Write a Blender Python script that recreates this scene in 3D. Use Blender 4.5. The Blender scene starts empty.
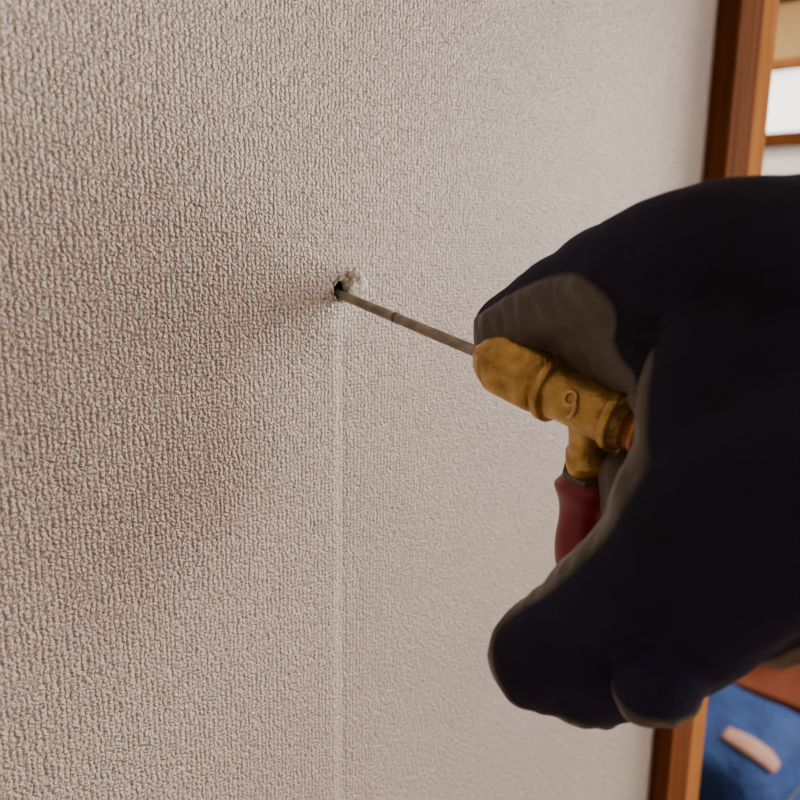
import bpy, bmesh, math, random
from mathutils import Vector, Matrix, noise
random.seed(4)
D=bpy.data
col=bpy.context.scene.collection

# ---------------------------------------------------------------- helpers
def link(o):
    col.objects.link(o); return o
def mesh_obj(name,verts,faces,mat=None,smooth=False,parent=None):
    me=D.meshes.new(name); me.from_pydata([tuple(v) for v in verts],[],faces); me.update()
    bm=bmesh.new(); bm.from_mesh(me); bmesh.ops.recalc_face_normals(bm,faces=bm.faces); bm.to_mesh(me); bm.free()
    if smooth:
        for p in me.polygons: p.use_smooth=True
    o=D.objects.new(name,me); link(o)
    if mat: me.materials.append(mat)
    if parent: o.parent=parent
    return o
def empty(name,loc=(0,0,0)):
    o=D.objects.new(name,None); o.location=loc; o.empty_display_size=.05; link(o); return o
def box(name,lo,hi,mat,bevel=0.0,parent=None,seg=2):
    bm=bmesh.new(); bmesh.ops.create_cube(bm,size=1)
    lo=Vector(lo);hi=Vector(hi);c=(lo+hi)/2;s=hi-lo
    for v in bm.verts: v.co=Vector((v.co.x*s.x,v.co.y*s.y,v.co.z*s.z))
    if bevel>0: bmesh.ops.bevel(bm,geom=bm.edges[:],offset=bevel,segments=seg,affect='EDGES',profile=.5)
    me=D.meshes.new(name); bm.to_mesh(me); bm.free(); me.materials.append(mat)
    o=D.objects.new(name,me); link(o); o.location=c
    if parent:
        o.parent=parent; o.location=c-parent.location
    return o
def nt(name):
    m=D.materials.new(name); m.use_nodes=True; t=m.node_tree; b=t.nodes['Principled BSDF']; return m,t,b
def N(t,typ,**kw):
    n=t.nodes.new(typ)
    for k,v in kw.items(): setattr(n,k,v)
    return n
def mathn(t,op,a,b=None,clamp=False):
    n=t.nodes.new('ShaderNodeMath'); n.operation=op; n.use_clamp=clamp
    for i,x in enumerate((a,b)):
        if x is None: continue
        if hasattr(x,'links') or hasattr(x,'is_linked'): t.links.new(x,n.inputs[i])
        else: n.inputs[i].default_value=x
    return n.outputs[0]
def ramp(t,fac,stops):
    n=t.nodes.new('ShaderNodeValToRGB'); e=n.color_ramp.elements
    e[0].position=stops[0][0]; e[0].color=(*stops[0][1],1)
    e[1].position=stops[-1][0]; e[1].color=(*stops[-1][1],1)
    for p,c in stops[1:-1]:
        x=e.new(p); x.color=(*c,1)
    t.links.new(fac,n.inputs[0]); return n.outputs[0]
def simple(name,c1,c2,scale=30,rough=.5,metal=0,bump=.0,bscale=None,stretch=None,dist=.001,spec=.5):
    m,t,b=nt(name)
    tc=N(t,'ShaderNodeTexCoord'); src=tc.outputs['Object']
    if stretch:
        mp=N(t,'ShaderNodeMapping'); mp.inputs['Scale'].default_value=stretch; t.links.new(src,mp.inputs[0]); src=mp.outputs[0]
    n=N(t,'ShaderNodeTexNoise'); n.inputs['Scale'].default_value=scale; n.inputs['Detail'].default_value=5
    t.links.new(src,n.inputs['Vector'])
    t.links.new(ramp(t,n.outputs['Fac'],[(.3,c1),(.7,c2)]),b.inputs['Base Color'])
    b.inputs['Roughness'].default_value=rough; b.inputs['Metallic'].default_value=metal
    b.inputs['Specular IOR Level'].default_value=spec
    if bump>0:
        n2=N(t,'ShaderNodeTexNoise'); n2.inputs['Scale'].default_value=bscale or scale; n2.inputs['Detail'].default_value=4
        t.links.new(src,n2.inputs['Vector'])
        bp=N(t,'ShaderNodeBump'); bp.inputs['Strength'].default_value=bump; bp.inputs['Distance'].default_value=dist
        t.links.new(n2.outputs['Fac'],bp.inputs['Height']); t.links.new(bp.outputs[0],b.inputs['Normal'])
    return m

# ---------------------------------------------------------------- wallpaper
HZ=1.33
HX=-.0020
def wallpaper():
    m,t,b=nt('embossed_wallpaper')
    tc=N(t,'ShaderNodeTexCoord'); src=tc.outputs['Object']
    dn=N(t,'ShaderNodeTexNoise'); dn.inputs['Scale'].default_value=320; dn.inputs['Detail'].default_value=2
    t.links.new(src,dn.inputs['Vector'])
    sub=N(t,'ShaderNodeVectorMath',operation='SUBTRACT'); t.links.new(dn.outputs['Color'],sub.inputs[0]); sub.inputs[1].default_value=(.5,.5,.5)
    sc=N(t,'ShaderNodeVectorMath',operation='SCALE'); t.links.new(sub.outputs[0],sc.inputs[0]); sc.inputs['Scale'].default_value=.0027
    ad=N(t,'ShaderNodeVectorMath',operation='ADD'); t.links.new(src,ad.inputs[0]); t.links.new(sc.outputs[0],ad.inputs[1])
    sep=N(t,'ShaderNodeSeparateXYZ'); t.links.new(ad.outputs[0],sep.inputs[0])
    PX,PZ=.0038,.0031
    ax_=mathn(t,'MULTIPLY',sep.outputs['X'],2*math.pi/PX); az_=mathn(t,'MULTIPLY',sep.outputs['Z'],2*math.pi/PZ)
    s1=mathn(t,'MULTIPLY',mathn(t,'SINE',ax_),mathn(t,'SINE',az_))
    wv=mathn(t,'MULTIPLY',mathn(t,'ABSOLUTE',s1),.55)
    v=N(t,'ShaderNodeTexVoronoi',feature='F1'); v.inputs['Scale'].default_value=720
    v.inputs['Randomness'].default_value=.9
    t.links.new(src,v.inputs['Vector'])
    dsc=v.outputs['Distance']
    h1=mathn(t,'SUBTRACT',1.0,mathn(t,'MULTIPLY',mathn(t,'MULTIPLY',dsc,dsc),1.4))
    fine=N(t,'ShaderNodeTexNoise'); fine.inputs['Scale'].default_value=720; fine.inputs['Detail'].default_value=3
    t.links.new(src,fine.inputs['Vector'])
    h=mathn(t,'ADD',mathn(t,'ADD',mathn(t,'MULTIPLY',h1,.65),wv),mathn(t,'MULTIPLY',fine.outputs['Fac'],1.1))
    s0=N(t,'ShaderNodeSeparateXYZ'); t.links.new(src,s0.inputs[0])
    wob=N(t,'ShaderNodeTexNoise'); wob.inputs['Scale'].default_value=220; t.links.new(src,wob.inputs['Vector'])
    wo=mathn(t,'MULTIPLY',mathn(t,'SUBTRACT',wob.outputs['Fac'],.5),.003)
    dx=mathn(t,'ABSOLUTE',mathn(t,'ADD',mathn(t,'SUBTRACT',s0.outputs['X'],HX+.0012),wo))
    mask=mathn(t,'SUBTRACT',1.0,mathn(t,'DIVIDE',dx,.0036),clamp=True)
    mask=mathn(t,'MULTIPLY',mask,1.4,clamp=True)
    low=mathn(t,'MULTIPLY',mathn(t,'SUBTRACT',HZ-.006,s0.outputs['Z']),60.0,clamp=True)
    low=mathn(t,'MAXIMUM',low,.05)
    mask=mathn(t,'MULTIPLY',mask,low)
    h=mathn(t,'MULTIPLY',h,mathn(t,'SUBTRACT',1.0,mathn(t,'MULTIPLY',mask,.55)))
    bp=N(t,'ShaderNodeBump'); bp.inputs['Strength'].default_value=1.0; bp.inputs['Distance'].default_value=.00125
    t.links.new(h,bp.inputs['Height'])
    big=N(t,'ShaderNodeTexNoise'); big.inputs['Scale'].default_value=9; big.inputs['Detail'].default_value=3
    t.links.new(src,big.inputs['Vector'])
    c=ramp(t,big.outputs['Fac'],[(.3,(.565,.485,.455)),(.7,(.625,.54,.51))])
    mx=N(t,'ShaderNodeMix',data_type='RGBA'); t.links.new(mathn(t,'MULTIPLY',mask,.4),mx.inputs[0])
    t.links.new(c,mx.inputs[6]); mx.inputs[7].default_value=(.50,.43,.40,1)
    dv=N(t,'ShaderNodeVectorMath',operation='DISTANCE'); t.links.new(src,dv.inputs[0]); dv.inputs[1].default_value=(HX+.002,0,HZ-.006)
    du=mathn(t,'SUBTRACT',1.0,mathn(t,'DIVIDE',dv.outputs['Value'],.016),clamp=True)
    mx2=N(t,'ShaderNodeMix',data_type='RGBA'); t.links.new(mathn(t,'MULTIPLY',du,1.0,clamp=True),mx2.inputs[0])
    t.links.new(mx.outputs[2],mx2.inputs[6]); mx2.inputs[7].default_value=(.80,.76,.72,1)
    t.links.new(mx2.outputs[2],b.inputs['Base Color'])
    b.inputs['Roughness'].default_value=.31; b.inputs['Specular IOR Level'].default_value=.7
    t.links.new(bp.outputs[0],b.inputs['Normal'])
    return m
M_wall=wallpaper()
M_plain=simple('plain_wall_paper',(.55,.48,.42),(.6,.53,.46),20,.8)
M_wood=simple('stained_wood',(.085,.028,.009),(.15,.05,.015),14,.9,stretch=(9,9,.7),bump=.2,dist=.0005,spec=.03)
M_wood2=simple('lit_stained_wood',(.27,.11,.035),(.38,.17,.055),14,.9,stretch=(9,9,.7),spec=.0)  # lighter copy of the stained wood, with the lit tone painted in
M_red_wood=simple('red_brown_wood',(.10,.020,.007),(.16,.035,.012),10,.5,stretch=(.7,9,9),spec=.2)
M_tan=simple('tan_plaster',(.50,.32,.13),(.58,.38,.17),12,.8)
M_floor=simple('floor_wood',(.22,.12,.06),(.32,.18,.09),6,.5,stretch=(1,10,1))
M_ceil=simple('ceiling_board',(.6,.55,.48),(.66,.6,.52),5,.8)
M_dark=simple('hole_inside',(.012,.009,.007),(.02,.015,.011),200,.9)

# ---------------------------------------------------------------- wall with real hole
WX=.315
def build_wall():
    x0,x1,z0,z1=-2.4,WX,0.0,2.4
    angs=[2*math.pi*i/72 for i in range(72)]
    for cx,cz in ((x0,z0),(x1,z0),(x1,z1),(x0,z1)): angs.append(math.atan2(cz-HZ,cx-HX)%(2*math.pi))
    angs=sorted(angs); n=len(angs)
    spec=[(-1,.0030,.022),(0,.0032,.0010),(1,.0038,-.0008),(2,.0050,-.0012),(3,.0072,-.0009),(4,.012,-.0004),(5,.02,0.0),(6,.05,0.0)]
    verts=[];faces=[]
    for k,r,y in spec:
        for a in angs:
            j=1+.28*noise.noise(Vector((math.cos(a)*1.6,math.sin(a)*1.6,k*.2+3)))*(1 if r<.006 else .3)
            e=1.0+.2*abs(math.sin(a))
            verts.append((HX+r*j*math.cos(a),y*(1+.8*noise.noise(Vector((math.cos(a)*2,math.sin(a)*2,9)))),HZ+r*j*e*math.sin(a)))
    for a in angs:
        c,s=math.cos(a),math.sin(a); tt=1e9
        if c>1e-9: tt=min(tt,(x1-HX)/c)
        if c<-1e-9: tt=min(tt,(x0-HX)/c)
        if s>1e-9: tt=min(tt,(z1-HZ)/s)
        if s<-1e-9: tt=min(tt,(z0-HZ)/s)
        verts.append((HX+tt*c,0,HZ+tt*s))
    R=len(spec)+1
    for k in range(R-1):
        for i in range(n):
            j=(i+1)%n; faces.append((k*n+i,k*n+j,(k+1)*n+j,(k+1)*n+i))
    o=mesh_obj('wall_front',verts,faces,M_wall,True)
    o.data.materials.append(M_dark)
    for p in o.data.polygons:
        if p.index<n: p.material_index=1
    return o
wf=build_wall()
me=wf.data
if me.polygons[len(me.polygons)-5].normal.y>0: me.flip_normals()
box('wall_front_core',(-2.4,.024,0),(WX,.11,2.4),M_plain,parent=None)
D.objects['wall_front_core'].parent=wf

box('wall_front_right',(2.12,0,0),(2.6,.11,2.4),M_plain)
box('wall_front_header',(WX,0,2.10),(2.12,.11,2.4),M_plain)
box('floor',(-2.4,-2.6,-.05),(3.2,2.4,0),M_floor)
box('ceiling',(-2.4,-2.6,2.4),(3.2,2.4,2.45),M_ceil)
box('wall_left',(-2.5,-2.6,0),(-2.4,2.4,2.4),M_plain)
box('wall_far',(-2.5,2.4,0),(3.2,2.5,2.4),M_plain)

tr=empty('trim_1',(WX,0,0))
box('casing_outer',(.312,-.014,0),(.350,.11,2.1),M_wood,.0015,tr)  # dark wood tone stands in for the trim's shaded side
box('casing_inner',(.350,-.013,0),(.378,.05,2.07),M_wood2,.0015,tr)  # lighter tone paints the lit front of the same trim
box('casing_head',(.378,-.012,2.05),(2.10,.11,2.1),M_wood,.002,tr)
box('casing_far',(2.06,-.012,0),(2.12,.11,2.1),M_wood,.002,tr)

# ---------------------------------------------------------------- windows
def emis(name,c,s):
    m,t,b=nt(name)
    b.inputs['Base Color'].default_value=(.8,.8,.8,1)
    n=N(t,'ShaderNodeTexNoise'); n.inputs['Scale'].default_value=6
    tc=N(t,'ShaderNodeTexCoord'); t.links.new(tc.outputs['Object'],n.inputs['Vector'])
    c2=tuple(x*.85 for x in c)
    t.links.new(ramp(t,n.outputs['Fac'],[(.3,c2),(.7,c)]),b.inputs['Emission Color'])
    b.inputs['Emission Strength'].default_value=s
    return m
M_pane=emis('bright_daylight_pane',(1,.95,.86),3.2)
M_curtain=emis('lace_curtain',(.8,.72,.66),.4)
X=3.05
box('wall_right_far_low',(X,.11,0),(X+.1,2.4,.9),M_tan)
box('wall_right_far_top',(X,.11,1.98),(X+.1,2.4,2.4),M_tan)
box('wall_right_far_a',(X,.11,.9),(X+.1,.3,1.98),M_tan)
box('wall_right_far_b',(X,1.9,.9),(X+.1,2.4,1.98),M_tan)
w=empty('window_1',(X,1.1,1.45))
box('pane_upper',(X+.05,.3,1.76),(X+.06,1.9,1.98),M_pane,parent=w)
box('curtain_lower',(X+.02,.3,.9),(X+.03,1.9,1.70),M_curtain,parent=w)
box('mid_rail',(X-.02,.3,1.70),(X+.08,1.9,1.75),M_wood,.003,w)
box('head_rail',(X-.02,.28,1.98),(X+.08,1.92,2.01),M_wood2,.003,w)
box('top_beam',(X-.04,.15,2.21),(X,2.35,2.30),M_wood,.004,w)
XR=2.6
box('wall_right_low',(XR,-2.6,0),(XR+.1,0,.8),M_plain)
box('wall_right_top',(XR,-2.6,2.1),(XR+.1,0,2.4),M_plain)
box('wall_right_a',(XR,-2.6,.8),(XR+.1,-2.0,2.1),M_plain)
box('wall_right_b',(XR,-.15,.8),(XR+.1,0,2.1),M_plain)
w2=empty('window_2',(XR,-1.07,1.45))
box('pane',(XR+.05,-2.0,.8),(XR+.06,-.15,2.1),M_pane,parent=w2)
box('mullion',(XR+.0,-1.1,.8),(XR+.05,-1.05,2.1),M_wood,.003,w2)
box('sill',(XR-.03,-2.03,.77),(XR+.06,-.12,.80),M_wood,.003,w2)
box('wall_back_low',(-2.5,-2.7,0),(3.2,-2.6,.6),M_plain)
box('wall_back_top',(-2.5,-2.7,2.0),(3.2,-2.6,2.4),M_plain)
box('wall_back_a',(-2.5,-2.7,.6),(.5,-2.6,2.0),M_plain)
box('wall_back_b',(1.8,-2.7,.6),(3.2,-2.6,2.0),M_plain)
w3=empty('added_back_window',(1.15,-2.6,1.3))  # unseen window, added to house the light behind the camera
box('pane',(.5,-2.66,.6),(1.8,-2.65,2.0),M_pane,parent=w3)
box('mullion',(1.13,-2.65,.6),(1.17,-2.61,2.0),M_wood,.003,w3)

# ---------------------------------------------------------------- background items
t1=empty('low_table',(2.1,.7,0))
box('top',(1.66,.22,.245),(2.6,1.2,.295),M_red_wood,.006,t1)
box('apron',(1.72,.30,.18),(2.54,1.14,.245),M_red_wood,.003,t1)
for i,(a,b_) in enumerate(((1.72,.30),(2.48,.30),(1.72,1.08),(2.48,1.08))):
    box('leg_%d'%i,(a,b_,0),(a+.06,b_+.06,.245),M_red_wood,.004,t1)
M_white=simple('white_ceramic',(.8,.78,.74),(.86,.84,.8),10,.3)
M_blue=simple('blue_nylon',(.012,.035,.14),(.02,.06,.21),14,.7,bump=.8,bscale=18,dist=.02,spec=.2)
M_bluepipe=simple('dark_blue_piping',(.008,.018,.07),(.015,.03,.10),14,.6)
M_strap=simple('pink_beige_strap',(.36,.20,.17),(.46,.28,.24),30,.8,spec=.1)
def lathe(name,prof,mat,center,parent=None,seg=48,axis=None,mod=None):
    a=Vector(axis or (0,0,1)).normalized()
    u=a.orthogonal().normalized(); v=a.cross(u)
    c=Vector(center); verts=[];faces=[]
    for tt,r in prof:
        for i in range(seg):
            th=2*math.pi*i/seg; rr=r*(mod(th,tt) if mod else 1)
            verts.append(c+a*tt+u*(rr*math.cos(th))+v*(rr*math.sin(th)))
    n=len(prof)
    for k in range(n-1):
        for i in range(seg):
            j=(i+1)%seg; faces.append((k*seg+i,k*seg+j,(k+1)*seg+j,(k+1)*seg+i))
    faces.append(tuple(range(seg))); faces.append(tuple((n-1)*seg+i for i in range(seg)))
    o=mesh_obj(name,verts,faces,mat,True,parent)
    return o
lathe('white_bowl',[(0,.03),(.005,.032),(.012,.03),(.03,.055),(.06,.07),(.062,.068),(.035,.052),(.016,.02)],M_white,(1.86,.40,.295))
bag=empty('blue_bag',(1.38,.33,0))
def bag_surf(q0,off=0.0):
    q=Vector(q0); L=(abs(q.x)**5+abs(q.y)**5+abs(q.z)**5)**(1/5); q/=L
    w_=noise.noise(q*2.2)*.05+noise.noise(q*6)*.02
    sag=1-.12*max(q.z,0)
    return Vector((q.x*(.20+off)*(1+w_)*sag,q.y*(.19+off)*(1+w_)*sag,(.185+off)*(q.z*(1+w_*.6))+.19))
bm=bmesh.new(); bmesh.ops.create_cube(bm,size=1); bmesh.ops.subdivide_edges(bm,edges=bm.edges[:],cuts=14,use_grid_fill=True)
for v in bm.verts: v.co=bag_surf(v.co*2)
me=D.meshes.new('body'); bm.to_mesh(me); bm.free(); me.materials.append(M_blue)
for p in me.polygons: p.use_smooth=True
o=D.objects.new('body',me); link(o); o.parent=bag
def tube(name,pts,radii,mat,parent=None,seg=16,flat=1.0):
    pts=[Vector(p) for p in pts]; verts=[];faces=[]
    n=len(pts); up=None
    for i,p in enumerate(pts):
        d=(pts[min(i+1,n-1)]-pts[max(i-1,0)]).normalized()
        if up is None: up=d.orthogonal().normalized()
        u=(up-d*up.dot(d)).normalized(); up=u; v=d.cross(u)
        for k in range(seg):
            th=2*math.pi*k/seg
            verts.append(p+u*radii[i]*math.cos(th)+v*radii[i]*flat*math.sin(th))
    for k in range(n-1):
        for i in range(seg):
            j=(i+1)%seg; faces.append((k*seg+i,k*seg+j,(k+1)*seg+j,(k+1)*seg+i))
    faces.append(tuple(range(seg))); faces.append(tuple((n-1)*seg+i for i in range(seg)))
    return mesh_obj(name,verts,faces,mat,True,parent)
def crom(pts,sub):
    P=[Vector(p) for p in pts]; P=[P[0]*2-P[1]]+P+[P[-1]*2-P[-2]]; out=[]
    for i in range(1,len(P)-2):
        for s in range(sub):
            t=s/sub; a,b,c,d=P[i-1:i+3]
            out.append(.5*((2*b)+(c-a)*t+(2*a-5*b+4*c-d)*t*t+(3*b-a-3*c+d)*t**3))
    out.append(P[-2].copy()); return out
# handle strap lying on the bag, following its surface
V=[];F=[]
NS=18
for i in range(NS+1):
    f=i/NS
    wd_=.14*(.8+.3*math.sin(f*math.pi))
    for k in range(5):
        s=(k/4-.5)*2
        V.append(bag_surf((-.42-.10*f+s*wd_,-.28-.72*f,1.0),.004+.003*(1-abs(s))))
for i in range(NS):
    for k in range(4): F.append((i*5+k,i*5+k+1,(i+1)*5+k+1,(i+1)*5+k))
o=mesh_obj('strap',V,F,M_strap,True,bag); sm=o.modifiers.new('t','SOLIDIFY'); sm.thickness=.005; sm.offset=0
pp=[bag_surf((-1+2*i/30,-1.0,.55),.002) for i in range(31)]
tube('piping',pp,[.005]*len(pp),M_bluepipe,bag,8)

# ---------------------------------------------------------------- tool + glove frame (millimetres)
WF_pos=Vector((-.205,-.223,1.35))
WF_rot=(Matrix.Rotation(math.radians(-46.8),4,'Z')@Matrix.Rotation(math.radians(90-11.6),4,'X')@Matrix.Rotation(math.radians(0.9),4,'Z'))
WF=Matrix.Translation(WF_pos)@WF_rot@Matrix.Scale(.001,4)
def bake(o):
    o.data.transform(WF)
    return o

M_brass=simple('cast_brass',(.36,.21,.05),(.68,.44,.13),160,.36,.85,bump=.8,bscale=550,dist=.0005)
M_brass2=simple('bright_brass',(.66,.45,.16),(.82,.58,.24),160,.4,.6)  # brighter brass that sets the digit off from the body
M_copper=simple('copper_tube',(.34,.14,.045),(.46,.20,.06),100,.4,.8)
M_steel=simple('dull_steel',(.20,.17,.13),(.42,.38,.31),160,.5,.3,bump=.3,bscale=500,dist=.0003)
M_nut=simple('grey_nut',(.10,.09,.075),(.18,.16,.13),200,.5,.6)
M_redp=simple('red_plastic',(.17,.008,.015),(.24,.014,.022),60,.35,bump=.3,bscale=150,dist=.0005)
M_plaster=simple('torn_plaster',(.55,.52,.47),(.85,.82,.76),400,.9,bump=1,bscale=900,dist=.0006)

tool=empty('brass_injection_nozzle',(0,0,0))
Npt=Vector((24.8,15.3,-254.7)); tipw=Vector((-23.0,39.8,-300))
E=Vector((64.8,-8.1,-216.0)); a=(E-Npt).normalized()
Npt=Npt+a*1.8
def ax(t): return Npt+a*t
nd=(tipw-Npt).normalized(); L=(tipw-Npt).length
tube('needle',[Npt-nd*3,Npt,Npt+nd*(L*.3),Npt+nd*(L*.53),Npt+nd*(L*.6),Npt+nd*(L*.94),Npt+nd*(L+3)],[2.1,1.9,1.85,1.8,1.8,1.8,1.5],M_steel,tool,20); bake(D.objects['needle'])
tube('needle_mark',[Npt+nd*(L*.55),Npt+nd*(L*.57)],[1.9,1.9],M_nut,tool,20); bake(D.objects['needle_mark'])
def hexmod(th,t):
    if 7<t<27:
        s=math.pi/3; ph=((th+.3)%s)-s/2
        h=math.cos(s/2)/math.cos(ph)
        return min(1.0,h*1.06)
    return 1
o=lathe('nozzle_head',[(-2.0,2.4),(-1.2,3.0),(0,3.8),(.6,4.8),(2,6.3),(4,7.5),(6.5,8.7),(7.2,8.9),(8.2,9.6),(10,9.9),(12,10.0),(18,10.0),(24,10.0),(26.0,9.8),(26.6,8.6),(27.4,8.5),(27.8,9.8),(28.3,10.2),(30.2,10.2),(30.7,9.7),(31.1,8.5),(32.5,8.2),(36,8.1),(42,8.2),(48,8.1),(50,8.1),(50.4,8.8),(50.9,9.1),(52.8,9.1),(53.4,8.7),(53.8,7.4),(56,7.2),(56.4,6.2)],M_brass,Npt,tool,96,a,hexmod); bake(o)
o=lathe('copper_pipe',[(55.5,6.3),(58.5,6.3),(58.8,6.8),(60.5,6.8),(60.8,6.2),(64,6.2)],M_copper,Npt,tool,48,a); bake(o)
C=ax(42); b=Vector((.13,-.783,-.607)).normalized()
def sq(th,t):
    if 18.5<t<23: return 1+.06*math.cos(4*th)
    return 1
o=lathe('tee_branch',[(0,6.4),(8,6.2),(9.5,6.0),(18,6.0),(18.6,7.0),(19.2,7.3),(22,7.3),(22.6,6.9)],M_brass,C,tool,64,b,sq); bake(o)
def hexn(th,t):
    s=math.pi/3; ph=(th%s)-s/2; return math.cos(s/2)/math.cos(ph)*1.06
o=lathe('hex_nut',[(22.4,6.2),(22.8,7.8),(27.2,7.8),(27.8,6.8)],M_nut,C,tool,60,b,hexn); bake(o)
for p in o.data.polygons: p.use_smooth=False
rc=crom([C+b*27,(57,-28,-244),(56,-36,-246),(55.2,-46,-246),(57,-55,-238),(61,-62,-230)],6)
nn=len(rc); rr=[]
for i in range(nn):
    u_=i/(nn-1); rr.append(7.0+3.6*math.exp(-((u_-.17)/.14)**2)+1.3*math.exp(-((u_-.7)/.2)**2)-(2.2*max(0,u_-.92)/.08))
o=tube('red_valve_grip',rc,rr,M_redp,tool,28,.85); bake(o)
t0=40.6; mid=ax(t0)
view=(-mid).normalized(); zn=(view-a*view.dot(a)).normalized(); yy=zn.cross(a)
stroke=[]
for k in range(0,25):
    th=math.radians(-20+k*15); stroke.append((1.75*math.cos(th),1.35+1.85*math.sin(th)))
stroke+= [(1.8,.9),(1.7,-.4),(1.35,-1.8),(.6,-2.9),(-.4,-3.35),(-1.4,-3.1)]
pts9=[]
cr,sr_=math.cos(math.radians(24)),math.sin(math.radians(24))
for x_,y_ in stroke:
    x2=x_*cr-y_*sr_; y2=x_*sr_+y_*cr
    w_=(y2*1.05-1.8)/8.2
    pts9.append(mid+a*x2*1.05+(zn*math.cos(w_)+yy*math.sin(w_))*8.5)
o=tube('embossed_digit',pts9,[.75]*len(pts9),M_brass2,tool,10); bake(o)

bm=bmesh.new(); bmesh.ops.create_icosphere(bm,subdivisions=4,radius=1)
for v in bm.verts:
    p=v.co.copy(); k=1+.5*noise.noise(p*1.3+Vector((3,1,4)))+.25*noise.noise(p*4)
    v.co=Vector((p.x*.0040*k,p.y*.0036*k,p.z*.0052*k))
me=D.meshes.new('plaster_crumb'); bm.to_mesh(me); bm.free(); me.materials.append(M_plaster)
o=D.objects.new('plaster_crumb',me); link(o); o.location=(.0044,-.0026,HZ+.0020)
o.parent=wf
V=[];F=[]
random.seed(11)
for i,ang in enumerate((100,140,185,225,275,60)):
    th=math.radians(ang); rad=Vector((math.cos(th),0,math.sin(th))); tn=Vector((-math.sin(th),0,math.cos(th)))
    w_=.0011+.0006*random.random(); ln=.0018+.0012*random.random(); o0=len(V)
    for k in range(4):
        f=k/3
        for s in (-1,1):
            V.append(Vector((HX,-.0008,HZ))+rad*(.0033+ln*f*.6)+Vector((0,-1,0))*(ln*f*(1-.3*f))+tn*s*w_*(1-.75*f)+rad*.0003*random.random())
    for k in range(3):
        F.append((o0+2*k,o0+2*k+1,o0+2*k+3,o0+2*k+2))
o=mesh_obj('torn_paper',V,F,M_plaster,True,wf)
sm=o.modifiers.new('t','SOLIDIFY'); sm.thickness=.0003

# ---------------------------------------------------------------- glove
hand=empty('gloved_hand',(0,0,0))
pt=(-.35,-.9,.15); pf=(-.32,.18,-.93); pw=(-.36,0,-.93); pk=(0,0,-1)
chains={
 'thumb':[(122,16,165,27,pk),(90,27.5,180,23,(-.2,-.2,-.95)),(68.5,33,191,17.3,(-.3,-.3,-.9)),(51,29.8,230,14.6,(-.4,-.75,-.28)),(37.8,22.8,262,13.6,(-.4,-.85,.3))],
 'thumb_pad':[(80,19,192,17,pk),(66,20.5,209,14,(-.35,-.25,-.9)),(52,20.5,240,12,pt),(42,18.5,258,11.5,pt)],
 'inner_web':[(80,16,192,15,pk),(69,13,205,13.5,(-.35,-.2,-.9)),(63,12.5,221,11,pt),(56,15,236,10,pt)],
 'inner_web2':[(76,6,196,15,pk),(70,3,199,12.5,pw)],
 'index':[(125,5,160,27,pk),(98,-6,166,21,pk),(74.5,-16,172,18,pf),(59.4,-38.8,188,14.6,pf),(48.2,-55.6,205,13.8,pf),(38.2,-69.2,216,14.2,(-.42,-.35,-.8))],
 'middle':[(125,2,160,26,pk),(104,-14,166,20,pk),(86,-27,170,18,pk),(72,-48.5,184,14.2,(-.3,-.1,-.9)),(64,-64.5,200,12.9,(-.3,-.2,-.9)),(51,-74,214,13,(-.3,-.6,-.65))],
 'ring':[(126,0,160,26,pk),(112,-16,166,19,pk),(100,-28,170,17,pk),(91,-44.5,182,13.3,(-.2,-.85,-.4)),(88,-52,200,12.3,(-.2,-.4,-.8)),(78,-51,222,11.8,(-.2,.7,-.5)),(71,-33,228,12,(-.6,.7,0)),(69,-23,228,12,(-.6,.7,0))],
 'little':[(127,-2,160,24,pk),(119,-14,165,18,pk),(113,-24,168,15,pk),(111,-38,178,12.3,(-.2,-.85,-.4)),(108,-46,198,11.3,(-.2,.4,-.8)),(98,-46,218,10.6,(-.2,.7,-.5)),(86,-32,226,10,(-.2,.7,-.5))],
 'middle_knuckle':[(66,-57,188,9,pk),(60.5,-64,184,9.8,(0,-.75,-.38)),(58.5,-66,185,9.3,(0,-.75,-.38))],
 'web':[(84,22,182,18,pk),(75,8,181,17,pw),(70.6,-3,180,16.6,pw),(70.5,-14,181,16.6,pw),(63.5,-27,185.5,14.9,pf)],
 'palm':[(95,10,172,20,pk),(88,-8,172,18,pk)],
 'arm':[(118,12,163,28,pk),(140,2,150,29,pk),(160,-5,140,31,pk),(178,-11,132,33,pk)],
}
samples=[]
for nme,ch in chains.items():
    c3=crom([(x,y,-d) for x,y,d,r,p in ch],12)
    for i,c in enumerate(c3):
        f=i/12; k=min(int(f),len(ch)-2); f-=k
        r=ch[k][3]*(1-f)+ch[k+1][3]*f
        pa=(Vector(ch[k][4])*(1-f)+Vector(ch[k+1][4])*f)
        pa.normalize()
        samples.append((c,r,pa))
base=bmesh.new(); bmesh.ops.create_icosphere(base,subdivisions=3,radius=1)
bv=[v.co.copy() for v in base.verts]; bf=[[v.index for v in f.verts] for f in base.faces]; base.free()
V=[];F=[]
for c,r,pa in samples:
    o0=len(V)
    V+= [c+q*r for q in bv]; F+=[tuple(i+o0 for i in f) for f in bf]
raw=mesh_obj('raw_glove',V,F)
md=raw.modifiers.new('r','REMESH'); md.mode='VOXEL'; md.voxel_size=1.1
md=raw.modifiers.new('s','SMOOTH'); md.factor=.5; md.iterations=18
bpy.context.view_layer.update()
gm=D.meshes.new_from_object(raw.evaluated_get(bpy.context.evaluated_depsgraph_get()))
D.objects.remove(raw)
from mathutils.kdtree import KDTree
kd=KDTree(len(samples))
for i,s in enumerate(samples): kd.insert(s[0],i)
kd.balance()
nrm=[v.normal.copy() for v in gm.vertices]
att=gm.attributes.new('rubber','FLOAT','POINT')
vals=[]
def smst(x,a,b):
    t=max(0,min(1,(x-a)/(b-a))); return t*t*(3-2*t)
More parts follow.
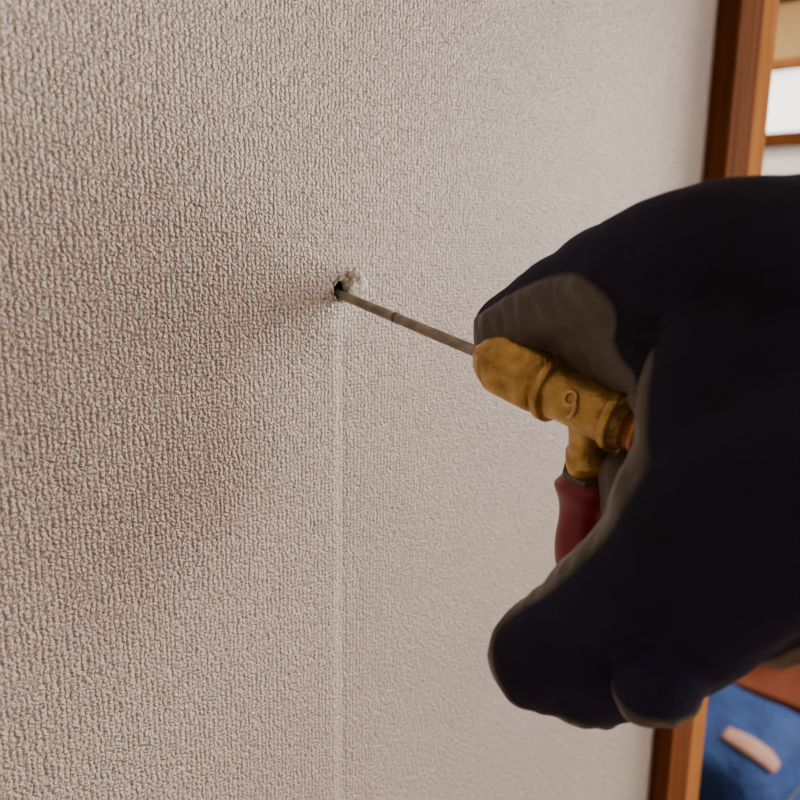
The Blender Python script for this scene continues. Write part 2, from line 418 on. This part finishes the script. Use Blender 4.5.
for v,nv in zip(gm.vertices,nrm):
    best=None;bd=1e9
    for co,i,dd in kd.find_n(v.co,24):
        q=abs((v.co-samples[i][0]).length-samples[i][1])/1.0+0.02*dd
        if q<bd: bd=q;best=i
    c,r,pa=samples[best]
    x=nv.dot(pa)+.05*noise.noise(v.co*.12)
    # edge of the dipped coating across the web between thumb and palm: fabric beyond this seam
    p=v.co
    side=.915*p.x+.407*p.y-58.2
    if p.y>-6 and p.z>-236 and nv.z>-.35:
        x-= 1.2*smst(side,-1.0,2.5)*smst(p.y,-6,2)*smst(nv.z,-.35,-.1)
    vals.append(max(x,-1))
nb=[[] for _ in vals]
for e in gm.edges:
    i,j=e.vertices; nb[i].append(j); nb[j].append(i)
for _ in range(30):
    vals=[(x+sum(vals[j] for j in nb[i]))/(1+len(nb[i])) for i,x in enumerate(vals)]
for i,(v,nv) in enumerate(zip(gm.vertices,nrm)):
    p=v.co
    wv=noise.noise(Vector((p.x*.05,p.y*.09,p.z*.05)))*.9+ .35*noise.noise(p*.16)
    rub=max(0,min(1,(vals[i]-.13)/.08))
    wv+=rub*.6*noise.noise(Vector((p.x*.30,p.y*.12,p.z*.2)))
    v.co=p+nv*(wv+.7*rub)
    att.data[i].value=vals[i]
for p in gm.polygons: p.use_smooth=True
m,t,bb=nt('work_glove')
at=N(t,'ShaderNodeAttribute'); at.attribute_name='rubber'
mk=N(t,'ShaderNodeMapRange'); mk.inputs['From Min'].default_value=.12; mk.inputs['From Max'].default_value=.20
t.links.new(at.outputs['Fac'],mk.inputs[0])
tc=N(t,'ShaderNodeTexCoord')
n1=N(t,'ShaderNodeTexNoise'); n1.inputs['Scale'].default_value=60; n1.inputs['Detail'].default_value=5; t.links.new(tc.outputs['Object'],n1.inputs['Vector'])
n0=N(t,'ShaderNodeTexNoise'); n0.inputs['Scale'].default_value=14; n0.inputs['Detail'].default_value=3; t.links.new(tc.outputs['Object'],n0.inputs['Vector'])
fab=ramp(t,n0.outputs['Fac'],[(.35,(.011,.010,.014)),(.65,(.014,.015,.042))])
rubc=ramp(t,n1.outputs['Fac'],[(.3,(.070,.060,.050)),(.7,(.115,.10,.082))])
mx=N(t,'ShaderNodeMix',data_type='RGBA'); t.links.new(mk.outputs[0],mx.inputs[0]); t.links.new(fab,mx.inputs[6]); t.links.new(rubc,mx.inputs[7])
t.links.new(mx.outputs[2],bb.inputs['Base Color'])
rg=mathn(t,'SUBTRACT',.9,mathn(t,'MULTIPLY',mk.outputs[0],.48)); t.links.new(rg,bb.inputs['Roughness'])
bb.inputs['Specular IOR Level'].default_value=.22
n2=N(t,'ShaderNodeTexNoise'); n2.inputs['Scale'].default_value=500; n2.inputs['Detail'].default_value=3; t.links.new(tc.outputs['Object'],n2.inputs['Vector'])
bp=N(t,'ShaderNodeBump'); bp.inputs['Strength'].default_value=.5; bp.inputs['Distance'].default_value=.0006
t.links.new(n2.outputs['Fac'],bp.inputs['Height']); t.links.new(bp.outputs[0],bb.inputs['Normal'])
gm.materials.clear(); gm.materials.append(m)
go=D.objects.new('glove',gm); link(go); go.parent=hand; bake(go)
M_sleeve=simple('dark_work_sleeve',(.02,.02,.03),(.035,.035,.05),20,.85,bump=.6,bscale=30,dist=.006)
sp=crom([(160,-5,-140),(185,-14,-128),(230,-32,-108),(290,-58,-82),(345,-85,-62)],8)
sr=[35+ 9*i/(len(sp)-1)+1.5*math.sin(i*1.3) for i in range(len(sp))]
o=tube('jacket_sleeve',sp,sr,M_sleeve,hand,40); bake(o)
kp=[sp[0]-(sp[1]-sp[0]).normalized()*8,sp[0],sp[1],sp[2]]
o=tube('glove_cuff',kp,[31,32.5,33,33],simple('knit_cuff',(.02,.02,.04),(.03,.03,.06),200,.9),hand,40); bake(o)

# ---------------------------------------------------------------- lights
def area(name,loc,target,size,power,colr,sy=None):
    l=D.lights.new(name,'AREA'); l.energy=power; l.color=colr; l.size=size
    if sy: l.shape='RECTANGLE'; l.size_y=sy
    o=D.objects.new(name,l); link(o); o.location=loc
    o.rotation_euler=(Vector(target)-Vector(loc)).to_track_quat('-Z','Y').to_euler(); return o
area('window_light',(2.55,-.75,1.5),(0,0,1.3),.9,66,(1,.90,.82),1.1)
area('far_room_light',(2.2,1.2,2.3),(2.2,.9,.5),.8,30,(1,.88,.72))
area('added_shadow_light',(1.15,-2.55,1.15),(0,0,1.3),.8,34,(1,.90,.82),.6)  # added light that throws the hand's soft shadow onto the wall
wd=D.worlds.new('w'); bpy.context.scene.world=wd; wd.use_nodes=True
wd.node_tree.nodes['Background'].inputs[0].default_value=(.9,.8,.7,1); wd.node_tree.nodes['Background'].inputs[1].default_value=.3

# ---------------------------------------------------------------- camera
cd=D.cameras.new('camera'); cam=D.objects.new('camera',cd); link(cam)
cd.sensor_width=36; cd.lens=36; cd.clip_start=.01
cam.matrix_world=Matrix.Translation(WF_pos)@WF_rot
cd.dof.use_dof=True; cd.dof.focus_distance=.26; cd.dof.aperture_fstop=13
bpy.context.scene.camera=cam
